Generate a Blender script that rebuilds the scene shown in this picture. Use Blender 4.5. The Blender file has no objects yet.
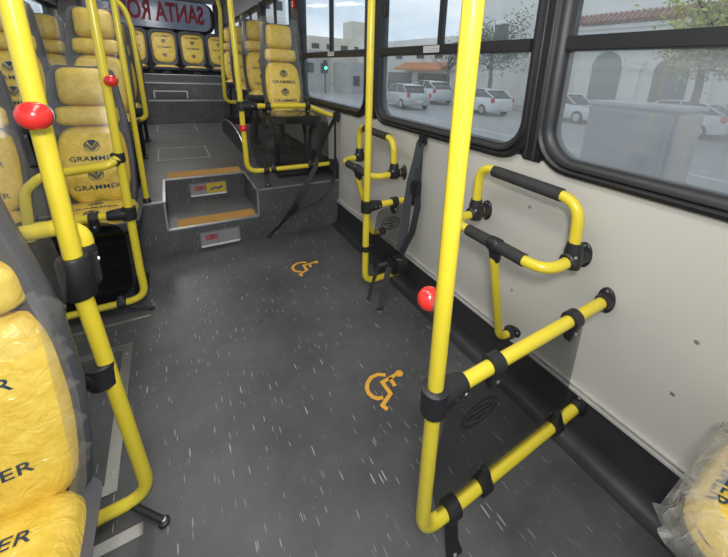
import bpy, bmesh, math, random
from mathutils import Vector, Matrix
random.seed(7)
C = bpy.context.scene.collection
sc = bpy.context.scene
R = math.radians

# ------------------------------------------------------------------ camera
cam_d = bpy.data.cameras.new('camera'); cam = bpy.data.objects.new('camera', cam_d); C.objects.link(cam)
AX = ((0.843, -0.112, 0.526), (-0.536, -0.259, 0.804), (0.046, -0.959, -0.279))
rx = Vector((AX[0][0], AX[1][0], AX[2][0])).normalized()
fw = Vector((AX[0][2], AX[1][2], AX[2][2]))
fw = (fw - rx * fw.dot(rx)).normalized()
up = rx.cross(fw)
cam.matrix_world = Matrix(((rx.x, up.x, -fw.x, 0), (rx.y, up.y, -fw.y, 0), (rx.z, up.z, -fw.z, 1.12), (0, 0, 0, 1)))
cam_d.sensor_width = 36; cam_d.lens = 36 * 348.93 / 728
cam_d.shift_x = (364 - 395.65) / 728; cam_d.shift_y = (174.5 - 278.5) / 728
cam_d.clip_start = 0.02; cam_d.clip_end = 300
sc.camera = cam

# ------------------------------------------------------------------ sky and light
w = bpy.data.worlds.new('sky'); sc.world = w; w.use_nodes = True
nt = w.node_tree; bg = nt.nodes['Background']
tc = nt.nodes.new('ShaderNodeTexCoord'); mp = nt.nodes.new('ShaderNodeMapping'); mp.inputs['Scale'].default_value = (1, 1, 3)
nz = nt.nodes.new('ShaderNodeTexNoise'); nz.inputs['Scale'].default_value = 3; nz.inputs['Detail'].default_value = 5
cr = nt.nodes.new('ShaderNodeValToRGB')
cr.color_ramp.elements[0].position = .35; cr.color_ramp.elements[0].color = (.40, .50, .60, 1)
cr.color_ramp.elements[1].position = .7; cr.color_ramp.elements[1].color = (.66, .71, .76, 1)
nt.links.new(tc.outputs['Generated'], mp.inputs[0]); nt.links.new(mp.outputs[0], nz.inputs[0])
nt.links.new(nz.outputs[0], cr.inputs[0]); nt.links.new(cr.outputs[0], bg.inputs[0])
bg.inputs[1].default_value = 1.55

def area(name, loc, aim, sx, sy, power, col=(1, 1, 1)):
    l = bpy.data.lights.new(name, 'AREA'); l.shape = 'RECTANGLE'; l.size = sx; l.size_y = sy; l.energy = power; l.color = col
    o = bpy.data.objects.new(name, l); C.objects.link(o); o.location = loc
    o.rotation_euler = (Vector(aim) - Vector(loc)).to_track_quat('-Z', 'Y').to_euler()
    return o
area('camera_flash', (-.05, -.12, 1.42), (.45, 1.6, .3), .16, .16, 13, (1, .98, .95))
area('ceiling_fill_front', (.15, .5, 2.02), (.15, .5, 0), .25, 1.5, 13, (1, .98, .95))  # unseen overhead fill, added for the downward shadows on the right wall
area('ceiling_fill_middle', (-.1, 2.4, 2.02), (-.1, 2.4, 0), .25, 1.5, 9, (1, .98, .95))  # unseen fill at ceiling height, added to brighten the middle of the cabin
area('ceiling_fill_rear', (-.1, 5.2, 2.02), (-.1, 5.4, 0), .25, 2.0, 18, (1, .98, .95))  # unseen fill, added to brighten the rear seats and risers

vs = sc.view_settings; vs.view_transform = 'Standard'; vs.look = 'None'; vs.gamma = 1; vs.exposure = 0; vs.use_curve_mapping = False

# ------------------------------------------------------------------ materials
def newmat(name):
    m = bpy.data.materials.new(name); m.use_nodes = True
    return m, m.node_tree, m.node_tree.nodes['Principled BSDF']
def mat(name, col, rough=.5, metal=0, var=.06, scale=20, bump=0, bscale=60, coat=0, spec=.5, emit=None, es=0):
    m, t, p = newmat(name)
    tc = t.nodes.new('ShaderNodeTexCoord')
    n = t.nodes.new('ShaderNodeTexNoise'); n.inputs['Scale'].default_value = scale; n.inputs['Detail'].default_value = 4
    t.links.new(tc.outputs['Object'], n.inputs['Vector'])
    r = t.nodes.new('ShaderNodeValToRGB')
    a = [max(0, c * (1 - var)) for c in col]; b = [min(1, c * (1 + var)) for c in col]
    r.color_ramp.elements[0].position = .3; r.color_ramp.elements[1].position = .7
    r.color_ramp.elements[0].color = (*a, 1); r.color_ramp.elements[1].color = (*b, 1)
    t.links.new(n.outputs[0], r.inputs[0]); t.links.new(r.outputs[0], p.inputs['Base Color'])
    p.inputs['Roughness'].default_value = rough; p.inputs['Metallic'].default_value = metal
    p.inputs['Coat Weight'].default_value = coat; p.inputs['Coat Roughness'].default_value = .15
    p.inputs['Specular IOR Level'].default_value = spec
    if emit: p.inputs['Emission Color'].default_value = (*emit, 1); p.inputs['Emission Strength'].default_value = es
    if bump:
        n2 = t.nodes.new('ShaderNodeTexNoise'); n2.inputs['Scale'].default_value = bscale; n2.inputs['Detail'].default_value = 3
        t.links.new(tc.outputs['Object'], n2.inputs['Vector'])
        bp = t.nodes.new('ShaderNodeBump'); bp.inputs['Strength'].default_value = bump; bp.inputs['Distance'].default_value = .01
        t.links.new(n2.outputs[0], bp.inputs['Height']); t.links.new(bp.outputs[0], p.inputs['Normal'])
    return m
def glassy(name, tint, gloss=.06, dirt=0, dcol=(.6, .6, .6), rough=.05, dscale=4):
    m = bpy.data.materials.new(name); m.use_nodes = True; t = m.node_tree
    for n in list(t.nodes): t.nodes.remove(n)
    o = t.nodes.new('ShaderNodeOutputMaterial'); tr = t.nodes.new('ShaderNodeBsdfTransparent'); tr.inputs[0].default_value = (*tint, 1)
    g = t.nodes.new('ShaderNodeBsdfGlossy'); g.inputs['Roughness'].default_value = rough
    mx = t.nodes.new('ShaderNodeMixShader'); mx.inputs[0].default_value = gloss
    t.links.new(tr.outputs[0], mx.inputs[1]); t.links.new(g.outputs[0], mx.inputs[2])
    out = mx
    if dirt:
        d = t.nodes.new('ShaderNodeBsdfDiffuse'); d.inputs[0].default_value = (*dcol, 1)
        tl = t.nodes.new('ShaderNodeBsdfTranslucent'); tl.inputs[0].default_value = (*dcol, 1)
        m0 = t.nodes.new('ShaderNodeMixShader'); t.links.new(d.outputs[0], m0.inputs[1]); t.links.new(tl.outputs[0], m0.inputs[2])
        tc = t.nodes.new('ShaderNodeTexCoord'); n = t.nodes.new('ShaderNodeTexNoise'); n.inputs['Scale'].default_value = dscale; n.inputs['Detail'].default_value = 6
        t.links.new(tc.outputs['Object'], n.inputs['Vector'])
        mr = t.nodes.new('ShaderNodeMapRange'); mr.inputs[1].default_value = .35; mr.inputs[2].default_value = .75
        mr.inputs[3].default_value = dirt * .5; mr.inputs[4].default_value = dirt * 1.6
        t.links.new(n.outputs[0], mr.inputs[0])
        m2 = t.nodes.new('ShaderNodeMixShader'); t.links.new(mr.outputs[0], m2.inputs[0])
        t.links.new(mx.outputs[0], m2.inputs[1]); t.links.new(m0.outputs[0], m2.inputs[2]); out = m2
    t.links.new(out.outputs[0], o.inputs[0])
    return m
def floor_mat():
    m, t, p = newmat('vinyl_floor')
    N = t.nodes.new; L = t.links.new
    geo = N('ShaderNodeNewGeometry'); tc = N('ShaderNodeTexCoord')
    base = N('ShaderNodeTexNoise'); base.inputs['Scale'].default_value = 2.2; base.inputs['Detail'].default_value = 6; base.inputs['Roughness'].default_value = .65
    L(tc.outputs['Object'], base.inputs['Vector'])
    r = N('ShaderNodeValToRGB'); r.color_ramp.elements[0].position = .35; r.color_ramp.elements[1].position = .7
    r.color_ramp.elements[0].color = (.060, .060, .065, 1); r.color_ramp.elements[1].color = (.122, .121, .125, 1)
    L(base.outputs[0], r.inputs[0])
    last = r.outputs[0]
    # printed white flecks running along the coach
    for (sx, sy, thr, dens, col) in ((85, 8.5, .15, .42, (.42, .42, .42, 1)), (150, 15, .20, .38, (.34, .34, .35, 1)), (60, 60, .07, .15, (.5, .5, .5, 1))):
        mp = N('ShaderNodeMapping'); mp.inputs['Scale'].default_value = (sx, sy, sy); mp.inputs['Rotation'].default_value = (0, 0, R(3))
        L(tc.outputs['Object'], mp.inputs[0])
        v = N('ShaderNodeTexVoronoi'); v.inputs['Scale'].default_value = 1; L(mp.outputs[0], v.inputs['Vector'])
        lt = N('ShaderNodeMath'); lt.operation = 'LESS_THAN'; lt.inputs[1].default_value = thr; L(v.outputs['Distance'], lt.inputs[0])
        sep = N('ShaderNodeSeparateColor'); L(v.outputs['Color'], sep.inputs[0])
        l2 = N('ShaderNodeMath'); l2.operation = 'LESS_THAN'; l2.inputs[1].default_value = dens; L(sep.outputs[0], l2.inputs[0])
        mu = N('ShaderNodeMath'); mu.operation = 'MULTIPLY'; L(lt.outputs[0], mu.inputs[0]); L(l2.outputs[0], mu.inputs[1])
        m2 = N('ShaderNodeMath'); m2.operation = 'MULTIPLY'; L(mu.outputs[0], m2.inputs[0]); L(sep.outputs[1], m2.inputs[1])
        mx = N('ShaderNodeMixRGB'); L(m2.outputs[0], mx.inputs[0]); L(last, mx.inputs[1]); mx.inputs[2].default_value = col
        last = mx.outputs[0]
    L(last, p.inputs['Base Color'])
    rr = N('ShaderNodeMapRange'); rr.inputs[3].default_value = .32; rr.inputs[4].default_value = .5; L(base.outputs[0], rr.inputs[0]); L(rr.outputs[0], p.inputs['Roughness'])
    return m
def cover_mat():
    m, t, p = newmat('quilted_yellow_cover')
    N = t.nodes.new; L = t.links.new
    tc = N('ShaderNodeTexCoord'); n = N('ShaderNodeTexNoise'); n.inputs['Scale'].default_value = 30; n.inputs['Detail'].default_value = 5
    L(tc.outputs['Object'], n.inputs['Vector'])
    r = N('ShaderNodeValToRGB'); r.color_ramp.elements[0].position = .3; r.color_ramp.elements[1].position = .75
    r.color_ramp.elements[0].color = (.72, .475, .045, 1); r.color_ramp.elements[1].color = (.90, .65, .11, 1)
    L(n.outputs[0], r.inputs[0]); L(r.outputs[0], p.inputs['Base Color'])
    p.inputs['Roughness'].default_value = .45; p.inputs['Coat Weight'].default_value = .8; p.inputs['Coat Roughness'].default_value = .12
    n2 = N('ShaderNodeTexNoise'); n2.inputs['Scale'].default_value = 26; n2.inputs['Detail'].default_value = 3; n2.inputs['Distortion'].default_value = 2.2
    L(tc.outputs['Object'], n2.inputs['Vector'])
    w1 = N('ShaderNodeTexWave'); w1.inputs['Scale'].default_value = 22; w1.inputs['Distortion'].default_value = 2.5; w1.bands_direction = 'DIAGONAL'; L(tc.outputs['Object'], w1.inputs['Vector'])
    ad = N('ShaderNodeMath'); ad.operation = 'MULTIPLY_ADD'; ad.inputs[1].default_value = .08; L(w1.outputs['Fac'], ad.inputs[0]); L(n2.outputs[0], ad.inputs[2])
    bp = N('ShaderNodeBump'); bp.inputs['Strength'].default_value = 1.0; bp.inputs['Distance'].default_value = .012; L(ad.outputs[0], bp.inputs['Height'])
    L(bp.outputs[0], p.inputs['Coat Normal']); 
    bp2 = N('ShaderNodeBump'); bp2.inputs['Strength'].default_value = .38; bp2.inputs['Distance'].default_value = .006; L(ad.outputs[0], bp2.inputs['Height']); L(bp2.outputs[0], p.inputs['Normal'])
    return m
FLOOR = floor_mat(); COVER = cover_mat()
YEL = mat('yellow_powder_coat', (.78, .62, .04), .28, var=.03, coat=.3)
BLK = mat('black_plastic', (.018, .018, .02), .42, var=.15, bump=.05)
RUB = mat('black_rubber', (.014, .014, .016), .42, var=.15, scale=8)
FOAM = mat('black_foam', (.03, .03, .031), .75, var=.2, bump=.15, bscale=150)
SHELL = mat('grey_seat_shell', (.082, .084, .096), .5, var=.08, scale=8, bump=.05)
WALL = mat('wall_laminate', (.56, .545, .50), .42, var=.02, scale=3)
WALLD = mat('wall_dark_trim', (.10, .10, .105), .5, var=.05)
CEIL = mat('ceiling_laminate', (.45, .45, .44), .5, var=.02)
ALU = mat('aluminium', (.55, .55, .54), .32, metal=.85, var=.08)
ALUP = mat('aluminium_profile', (.62, .61, .58), .3, metal=.25, var=.04)
KICK = mat('black_vinyl_upstand', (.028, .028, .031), .45, var=.2, scale=10)
STRIP = mat('anti_slip_strip', (.46, .25, .055), .85, var=.15, scale=60, bump=.2, bscale=300)
ORANGE = mat('orange_floor_paint', (.80, .42, .05), .5, var=.06)
RED = mat('red_plastic', (.72, .03, .025), .25, var=.03, coat=.4)
GREYP = mat('grey_plastic', (.16, .16, .17), .4)
INK = mat('navy_ink', (.014, .045, .085), .4, var=.1)
WEB = mat('black_webbing', (.022, .022, .024), .6, var=.25, scale=200, bump=.2, bscale=400)
WEBG = mat('grey_webbing', (.055, .06, .07), .5, var=.2, scale=200, bump=.2, bscale=400)
TINT = glassy('smoked_acrylic', (.66, .66, .66), .04, .05, (.3, .3, .3))
ETCH = mat('panel_print', (.012, .012, .014), .5)
GLASS = glassy('window_glass', (.95, .96, .96), .04, .11, (.62, .64, .66))
GLASSH = glassy('hazy_window_glass', (.95, .96, .96), .05, .20, (.56, .57, .58), .05, 2.2)
GLASSU = glassy('window_glass_upper', (.97, .98, .98), .03, .035, (.62, .64, .66))
FILM = glassy('crinkled_clear_film', (.97, .97, .97), .05, .035, (.8, .8, .78), .25, 25)
FILMN = glassy('loose_clear_film', (.96, .96, .95), .14, .10, (.85, .85, .83), .2, 30)
FILMW = glassy('loose_milky_film', (.95, .95, .94), .14, .3, (.85, .85, .83), .25, 30)
REARG = glassy('rear_screen_glass', (.36, .37, .41), .06, .22, (.32, .33, .37), .15, 3)
BANR = mat('red_print', (.42, .015, .05), .5)
STICK = mat('white_sticker', (.7, .7, .7), .5)
SCREW = mat('zinc_screw', (.6, .6, .58), .3, metal=.8)
REDLENS = mat('red_lens', (.30, .07, .08), .3, var=.5, scale=60, emit=(1, .1, .12), es=.02, coat=.5)
AMBER = mat('yellow_lens', (.6, .42, .06), .25, coat=.5)
CLEAR = mat('clear_lens', (.28, .28, .29), .15, coat=.6)

# ------------------------------------------------------------------ mesh collector
class B:
    def __init__(s): s.v = []; s.f = []; s.flat = set()
    def add(s, vs_, fs, M=None, flat=False):
        o = len(s.v)
        for p in vs_:
            p = Vector(p); s.v.append(M @ p if M else p)
        for f in fs:
            if flat: s.flat.add(len(s.f))
            s.f.append([i + o for i in f])
        return s
    def box(s, x0, x1, y0, y1, z0, z1, M=None, bev=0):
        if bev:
            bm = bmesh.new(); bmesh.ops.create_cube(bm, size=1)
            for v in bm.verts: v.co = Vector(((x0 + x1) / 2 + v.co.x * (x1 - x0), (y0 + y1) / 2 + v.co.y * (y1 - y0), (z0 + z1) / 2 + v.co.z * (z1 - z0)))
            bmesh.ops.bevel(bm, geom=bm.edges[:], offset=bev, segments=2, affect='EDGES')
            bm.verts.index_update()
            s.add([v.co.copy() for v in bm.verts], [[v.index for v in f.verts] for f in bm.faces], M); bm.free(); return s
        v = [(x, y, z) for x in (x0, x1) for y in (y0, y1) for z in (z0, z1)]
        return s.add(v, [(0, 1, 3, 2), (4, 6, 7, 5), (0, 4, 5, 1), (2, 3, 7, 6), (0, 2, 6, 4), (1, 5, 7, 3)], M, True)
    def loft(s, rings, M=None, caps=True, closed=True):
        n = len(rings[0]); v = [p for r in rings for p in r]; f = []
        for i in range(len(rings) - 1):
            for j in range(n if closed else n - 1):
                k = (j + 1) % n; f.append((i * n + j, i * n + k, (i + 1) * n + k, (i + 1) * n + j))
        if caps and closed: f.append(list(range(n))[::-1]); f.append([(len(rings) - 1) * n + j for j in range(n)])
        return s.add(v, f, M)
    def tube(s, pts, r, seg=14, M=None, radii=None):
        pts = [Vector(p) for p in pts]; rings = []
        t0 = (pts[1] - pts[0]).normalized(); a = Vector((0, 0, 1)) if abs(t0.z) < .9 else Vector((1, 0, 0))
        u = t0.cross(a).normalized()
        for i, p in enumerate(pts):
            if i == 0: t = t0
            elif i == len(pts) - 1: t = (pts[-1] - pts[-2]).normalized()
            else: t = ((pts[i + 1] - p).normalized() + (p - pts[i - 1]).normalized()).normalized()
            u = (u - t * u.dot(t)).normalized(); w_ = t.cross(u); rr = radii[i] if radii else r
            rings.append([p + (u * math.cos(2 * math.pi * k / seg) + w_ * math.sin(2 * math.pi * k / seg)) * rr for k in range(seg)])
        return s.loft(rings, M)
    def lathe(s, prof, base, axis, seg=20):          # prof: (distance along axis, radius)
        base = Vector(base); axis = Vector(axis).normalized()
        return s.tube_radii([base + axis * d for d, _ in prof], [r for _, r in prof], axis, seg)
    def tube_radii(s, pts, rad, axis, seg):
        a = Vector((0, 0, 1)) if abs(axis.z) < .9 else Vector((1, 0, 0)); u = axis.cross(a).normalized(); w_ = axis.cross(u)
        return s.loft([[p + (u * math.cos(2 * math.pi * k / seg) + w_ * math.sin(2 * math.pi * k / seg)) * max(r, 1e-5) for k in range(seg)] for p, r in zip(pts, rad)])
    def ball(s, c, r, n=14):
        return s.lathe([(-r * math.cos(math.pi * i / n), r * math.sin(math.pi * i / n)) for i in range(n + 1)], c, (0, 0, 1), 20)
    def prism(s, poly, t, M=None, bev=0):            # poly in local xy, thickness +z
        n = len(poly)
        v = [(x, y, 0) for x, y in poly] + [(x, y, t) for x, y in poly]
        return s.add(v, [list(range(n))[::-1], list(range(n, 2 * n))] + [(i, (i + 1) % n, (i + 1) % n + n, i + n) for i in range(n)], M, True)
    def ribbon(s, pts, wv, th=.0018):
        pts = [Vector(p) for p in pts]; wv = Vector(wv); rings = []
        for i, p in enumerate(pts):
            t = (pts[min(i + 1, len(pts) - 1)] - pts[max(i - 1, 0)]).normalized()
            wd = (wv - t * wv.dot(t)).normalized() * wv.length / 2; nn = t.cross(wd).normalized() * th
            rings.append([p - wd - nn, p + wd - nn, p + wd + nn, p - wd + nn])
        return s.loft(rings)

def origin_of(o):
    v = Vector((0, 0, 0))
    while o: v += o.location; o = o.parent
    return v
def obj(name, b, m, parent=None, smooth=True, loc=None, angle=40):
    off = origin_of(parent) if parent else Vector(loc or (0, 0, 0))
    me = bpy.data.meshes.new(name); me.from_pydata([tuple(p - off) for p in b.v], [], b.f); me.update()
    bm = bmesh.new(); bm.from_mesh(me); bmesh.ops.recalc_face_normals(bm, faces=bm.faces[:])
    if smooth:
        for f in bm.faces: f.smooth = True
        for e in bm.edges:
            if len(e.link_faces) == 2 and e.calc_face_angle(0) > R(angle): e.smooth = False
    bm.to_mesh(me); bm.free(); me.materials.append(m)
    o = bpy.data.objects.new(name, me); C.objects.link(o)
    if parent: o.parent = parent
    else: o.location = off
    return o
def tag(o, label=None, cat=None, group=None, kind=None):
    if label: o['label'] = label
    if cat: o['category'] = cat
    if group: o['group'] = group
    if kind: o['kind'] = kind
    return o
def thing(name, label, cat, loc=(0, 0, 0), group=None):
    o = bpy.data.objects.new(name, None); C.objects.link(o); o.location = loc; o.empty_display_size = .1
    return tag(o, label, cat, group)
def dup(root, loc, label, rot=0, group=None, drop=()):
    def cp(o, par):
        c = o.copy(); C.objects.link(c); c.parent = par
        for ch in list(o.children):
            if ch.get('slot') in drop: continue
            cp(ch, c)
        return c
    r = cp(root, None); r.location = loc; r.rotation_euler = (0, 0, rot); r['label'] = label
    if group: r['group'] = group
    return r
def struct(name, b, m, smooth=True, loc=None):
    return tag(obj(name, b, m, None, smooth, loc), kind='structure')
def fillet(pts, r, n=7):
    pts = [Vector(p) for p in pts]; out = [pts[0]]
    for i in range(1, len(pts) - 1):
        a, b, c = pts[i - 1], pts[i], pts[i + 1]; d1 = (a - b).normalized(); d2 = (c - b).normalized()
        rr = r[i - 1] if isinstance(r, (list, tuple)) else r
        ang = d1.angle(d2); k = min(rr / math.tan(ang / 2), (a - b).length * .49 if i > 1 else (a - b).length * .95, (c - b).length * .49 if i < len(pts) - 2 else (c - b).length * .95)
        p0 = b + d1 * k; p1 = b + d2 * k
        for j in range(n + 1):
            t = j / n; out.append(p0 * (1 - t) ** 2 + b * 2 * t * (1 - t) + p1 * t * t)
    out.append(pts[-1]); return out
def frame_mat(o, x, y, z):
    x, y, z = Vector(x).normalized(), Vector(y).normalized(), Vector(z).normalized()
    return Matrix(((x[0], y[0], z[0], o[0]), (x[1], y[1], z[1], o[1]), (x[2], y[2], z[2], o[2]), (0, 0, 0, 1)))
def text_geo(s, size=1, bold=.0, sx=1, align='CENTER', space=1.0):
    cu = bpy.data.curves.new('lettering', 'FONT'); cu.body = s; cu.size = size; cu.offset = bold; cu.align_x = align; cu.align_y = 'CENTER'
    cu.resolution_u = 3; cu.space_character = space
    o = bpy.data.objects.new('lettering', cu); C.objects.link(o)
    me = bpy.data.meshes.new_from_object(o.evaluated_get(bpy.context.evaluated_depsgraph_get()))
    v = [Vector((p.co.x * sx, p.co.y, 0)) for p in me.vertices]; f = [list(p.vertices) for p in me.polygons]
    bpy.data.objects.remove(o); bpy.data.curves.remove(cu); bpy.data.meshes.remove(me)
    return v, f

# ================================================================== SETTING
W = 1.0; Z1 = .345; Z2 = .646; Z3 = .855; ZS = .167
XL = -1.22
b = B().box(XL, W + .0, -1.3, 2.29, -.06, 0)
b.box(-.085, .425, 2.29, 2.76, -.06, ZS)                        # first step tread block
struct('floor', b, FLOOR, False)
b = B().box(XL, -.085, 2.29, 5.42, -.06, Z1).box(.425, W, 2.29, 5.42, -.06, Z1).box(-.085, .425, 2.76, 5.42, -.06, Z1)
b.box(XL, W, 5.42, 5.67, -.06, Z2).box(XL, W, 5.67, 7.4, -.06, Z3)
b.box(XL, W, 6.25, 7.4, Z3, .95)
struct('floor', b, FLOOR, False)
# upstand between floor and wall panel
prof = [(W + .02, -.02), (.93, -.02), (.93, .002), (.955, .006), (.978, .022), (.988, .05), (.99, .175), (W + .02, .175)]
b = B().loft([[(x, y, z) for x, z in prof] for y in (-1.3, 2.29)])
struct('baseboard_right', b, KICK)
b = B().box(.99, W + .02, 2.29, 5.42, Z1, Z1 + .12)
struct('baseboard_right', b, KICK, False)
# aluminium beads
b = B().box(.982, W, -1.3, 2.29, .172, .184, bev=.002).box(.986, W, -1.3, 2.29, .190, .196, bev=.001)
struct('trim_1', b, ALUP)
nos = ALU
b = B().box(.425, W, 2.283, 2.30, Z1 - .006, Z1 + .004, bev=.002).box(XL, -.085, 2.283, 2.30, Z1 - .006, Z1 + .004, bev=.002)
b.box(.418, .432, 2.283, 2.76, Z1 - .006, Z1 + .004, bev=.002).box(-.092, -.078, 2.283, 2.76, Z1 - .006, Z1 + .004, bev=.002)
b.box(-.085, .425, 2.753, 2.768, Z1 - .008, Z1 + .004, bev=.002)
struct('trim_2', b, nos)
b = B().box(-.085, .425, 2.283, 2.299, ZS - .008, ZS + .004, bev=.002).box(-.09, -.08, 2.281, 2.292, ZS, Z1, bev=.002).box(.42, .43, 2.281, 2.292, ZS, Z1, bev=.002)
struct('trim_3', b, nos)
b = B().box(XL, W, 5.412, 5.43, Z2 - .008, Z2 + .003, bev=.002); struct('trim_4', b, nos)
b = B().box(XL, W, 5.662, 5.68, Z3 - .008, Z3 + .003, bev=.002).box(XL, W, 6.24, 6.26, .943, .953, bev=.002); struct('trim_5', b, nos)

# right wall
b = B().box(W, W + .05, -1.3, 7.4, .175, .87)
struct('wall_right', b, WALL, False)
b = B().box(W, W + .05, -1.3, 7.4, 1.80, 2.12); struct('wall_right', b, CEIL, False)
b = B().box(XL - .05, XL, -1.3, 7.4, -.06, .87).box(XL - .05, XL, -1.3, 7.4, 1.80, 2.12); struct('wall_left', b, WALL, False)
b = B().box(XL - .05, W + .05, -1.3, 7.45, 2.12, 2.17); struct('ceiling', b, CEIL, False)
# rear wall with its opening
b = B().box(XL, W, 7.38, 7.45, 0, 1.62).box(XL, -.98, 7.38, 7.45, 1.62, 2.12).box(.84, W, 7.38, 7.45, 1.62, 2.12)
struct('wall_rear', b, WALLD, False)

def rr_loop(y0, y1, z0, z1, r, n=7):
    out = []
    for cy, cz, a0 in ((y1 - r, z1 - r, 0), (y0 + r, z1 - r, 90), (y0 + r, z0 + r, 180), (y1 - r, z0 + r, 270)):
        for i in range(n + 1):
            a = R(a0 + 90 * i / n); out.append((cy + r * math.cos(a), cz + r * math.sin(a)))
    return out
def window(num, y0, y1, x, side, div, sticker=None, mu=.05, barz=(1.205, 1.245)):
    """y0..y1 the glass opening, side = +1 wall on the right (room at smaller x)"""
    z0, z1 = .895, 1.76
    e = bpy.data.objects.new('window_%d' % num, None); C.objects.link(e); e.location = (x, (y0 + y1) / 2, z0); tag(e, kind='structure')
    s = side
    rings = []
    for (m, d, r) in ((.0, .03, .09), (.0, -.004, .09), (.012, -.018, .10), (.024, -.020, .11), (.030, -.012, .112), (.038, -.020, .118), (mu, -.014, .125), (mu + .003, .02, .125), (mu, .04, .12), (0, .04, .09)):
        rings.append([(x + s * d, yy, zz) for yy, zz in rr_loop(y0 - m, y1 + m, z0 - m, z1 + m, r)])
    rings.append(rings[0])
    b = B().loft(rings, caps=False); obj('window_frame', b, RUB, e)
    b = B().box(min(x - s * .012, x + s * .028), max(x - s * .012, x + s * .028), y0, y1, barz[0], barz[1], bev=.003)
    obj('cross_bar', b, RUB, e)
    b = B().prism(rr_loop(y0 + .001, y1 - .001, z0 + .001, z1 - .001, .09)[14:], .004) if False else B()
    lp = [(yy, zz) for yy, zz in rr_loop(y0, y1, z0, z1, .09)]
    low = [(yy, min(zz, barz[0] + .005)) for yy, zz in lp if zz < 1.1] + [(y1, barz[0] + .005), (y0, barz[0] + .005)]
    # order: loop runs 3rd corner then 4th corner, then closing up over the bar
    low = [(yy, zz) for yy, zz in lp if zz < 1.1]; low += [(y1, barz[0] + .005), (y0, barz[0] + .005)]
    Mx = Matrix(((0, 0, 1, x + s * .014), (1, 0, 0, 0), (0, 1, 0, 0), (0, 0, 0, 1)))
    obj('glass_pane', B().prism(low, .004, Mx), GLASSH if num == 1 else GLASS, e, False)
    upl = [(y0, barz[1] - .005)] + [(y1, barz[1] - .005)] + [(yy, zz) for yy, zz in lp if zz > 1.3]
    obj('glass_pane', B().prism(upl, .004, Mx), GLASSU, e, False)
    if div:
        xa, xb = sorted((x - s * .004, x + s * .024))
        obj('sliding_frame', B().box(xa, xb, div - .011, div + .011, barz[1], z1, bev=.003), RUB, e)
        xa, xb = sorted((x - s * .008, x + s * .01))
        for q in (y0 + .03,):
            obj('stop_block', B().box(xa, xb, y1 - .05, y1 - .015, 1.40, 1.47, bev=.004), RUB, e)
    if sticker:
        xa, xb = sorted((x - s * .0125, x - s * .0135))
        st = obj('notice_sticker', B().box(xa, xb, sticker - .055, sticker + .055, barz[0] + .008, barz[1] - .004), STICK, e, False)
        bb = B()
        for k in range(3):
            for j in range(9):
                yy = sticker + .048 - j * .011 - random.random() * .002
                bb.box(xa - .0004, xa, yy - .007, yy, barz[0] + .014 + k * .008, barz[0] + .0165 + k * .008)
        obj('small_print', bb, INK, st, False)
    return e
wins = [(-.85, .645, None, None), (.765, 1.725, 1.24, 1.275), (1.905, 3.05, 2.44, 2.40), (3.36, 4.42, 3.9, None), (4.6, 5.62, 5.1, None), (5.8, 7.2, 6.5, None)]
for i, (a, c, d, st) in enumerate(wins): window(i + 1, a, c, W, 1, d, st)
for i, (a, c) in enumerate(((-.9, .5), (.7, 2.0), (2.2, 3.5), (3.7, 5.0), (5.2, 6.8))): window(i + 7, a, c, XL, -1, None)
# black pillars between the right windows
for i, (a, c) in enumerate(((.645, .765), (1.725, 1.905), (3.05, 3.36), (4.42, 4.6), (5.62, 5.8), (7.2, 7.4))):
    b = B().box(W - .012, W + .05, a + .02, c - .02, .86, 1.82, bev=.008)
    if i < 2:
        m_ = (a + c) / 2
        b.tube([(W - .012, m_ - .012, .87), (W - .012, m_ - .012, 1.8)], .010, 10).tube([(W - .012, m_ + .018, .87), (W - .012, m_ + .018, 1.8)], .008, 10)
    struct('trim_%d' % (6 + i), b, RUB)
b = B()
for a, c in ((.5, .7), (2.0, 2.2), (3.5, 3.7), (5.0, 5.2), (6.8, 7.4)): b.box(XL - .05, XL + .012, a, c, .86, 1.82)
struct('trim_12', b, RUB, False)

# rear screen
e = bpy.data.objects.new('window_12', None); C.objects.link(e); e.location = (-.07, 7.38, 1.62); tag(e, kind='structure')
def xz_loop(x0, x1, z0, z1, r): return rr_loop(x0, x1, z0, z1, r)
rings = []
for m, d, r in ((0, .03, .14), (0, -.02, .14), (.03, -.035, .16), (.05, -.02, .17), (.05, .03, .17)):
    rings.append([(x, 7.38 + d, z) for x, z in xz_loop(-.93 - m, .79 + m, 1.66 - m, 2.12 + m * .0, r)])
rings.append(rings[0]); obj('window_frame', B().loft(rings, caps=False), RUB, e)
Mr = Matrix(((1, 0, 0, 0), (0, 0, 1, 7.385), (0, 1, 0, 0), (0, 0, 0, 1)))
gp = obj('glass_pane', B().prism(xz_loop(-.93, .79, 1.66, 2.12, .14), .005, Mr), REARG, e, False)
# destination lettering is applied to the outside, so it reads backwards from in here
v, f = text_geo('SANTA ROSA', .40, .012, .55, 'LEFT')
tb = B(); xr = .69
tb.add([(xr - p.x, 7.375, 1.90 + p.y) for p in v], f)
obj('mirrored_lettering', tb, BANR, gp, False)

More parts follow.
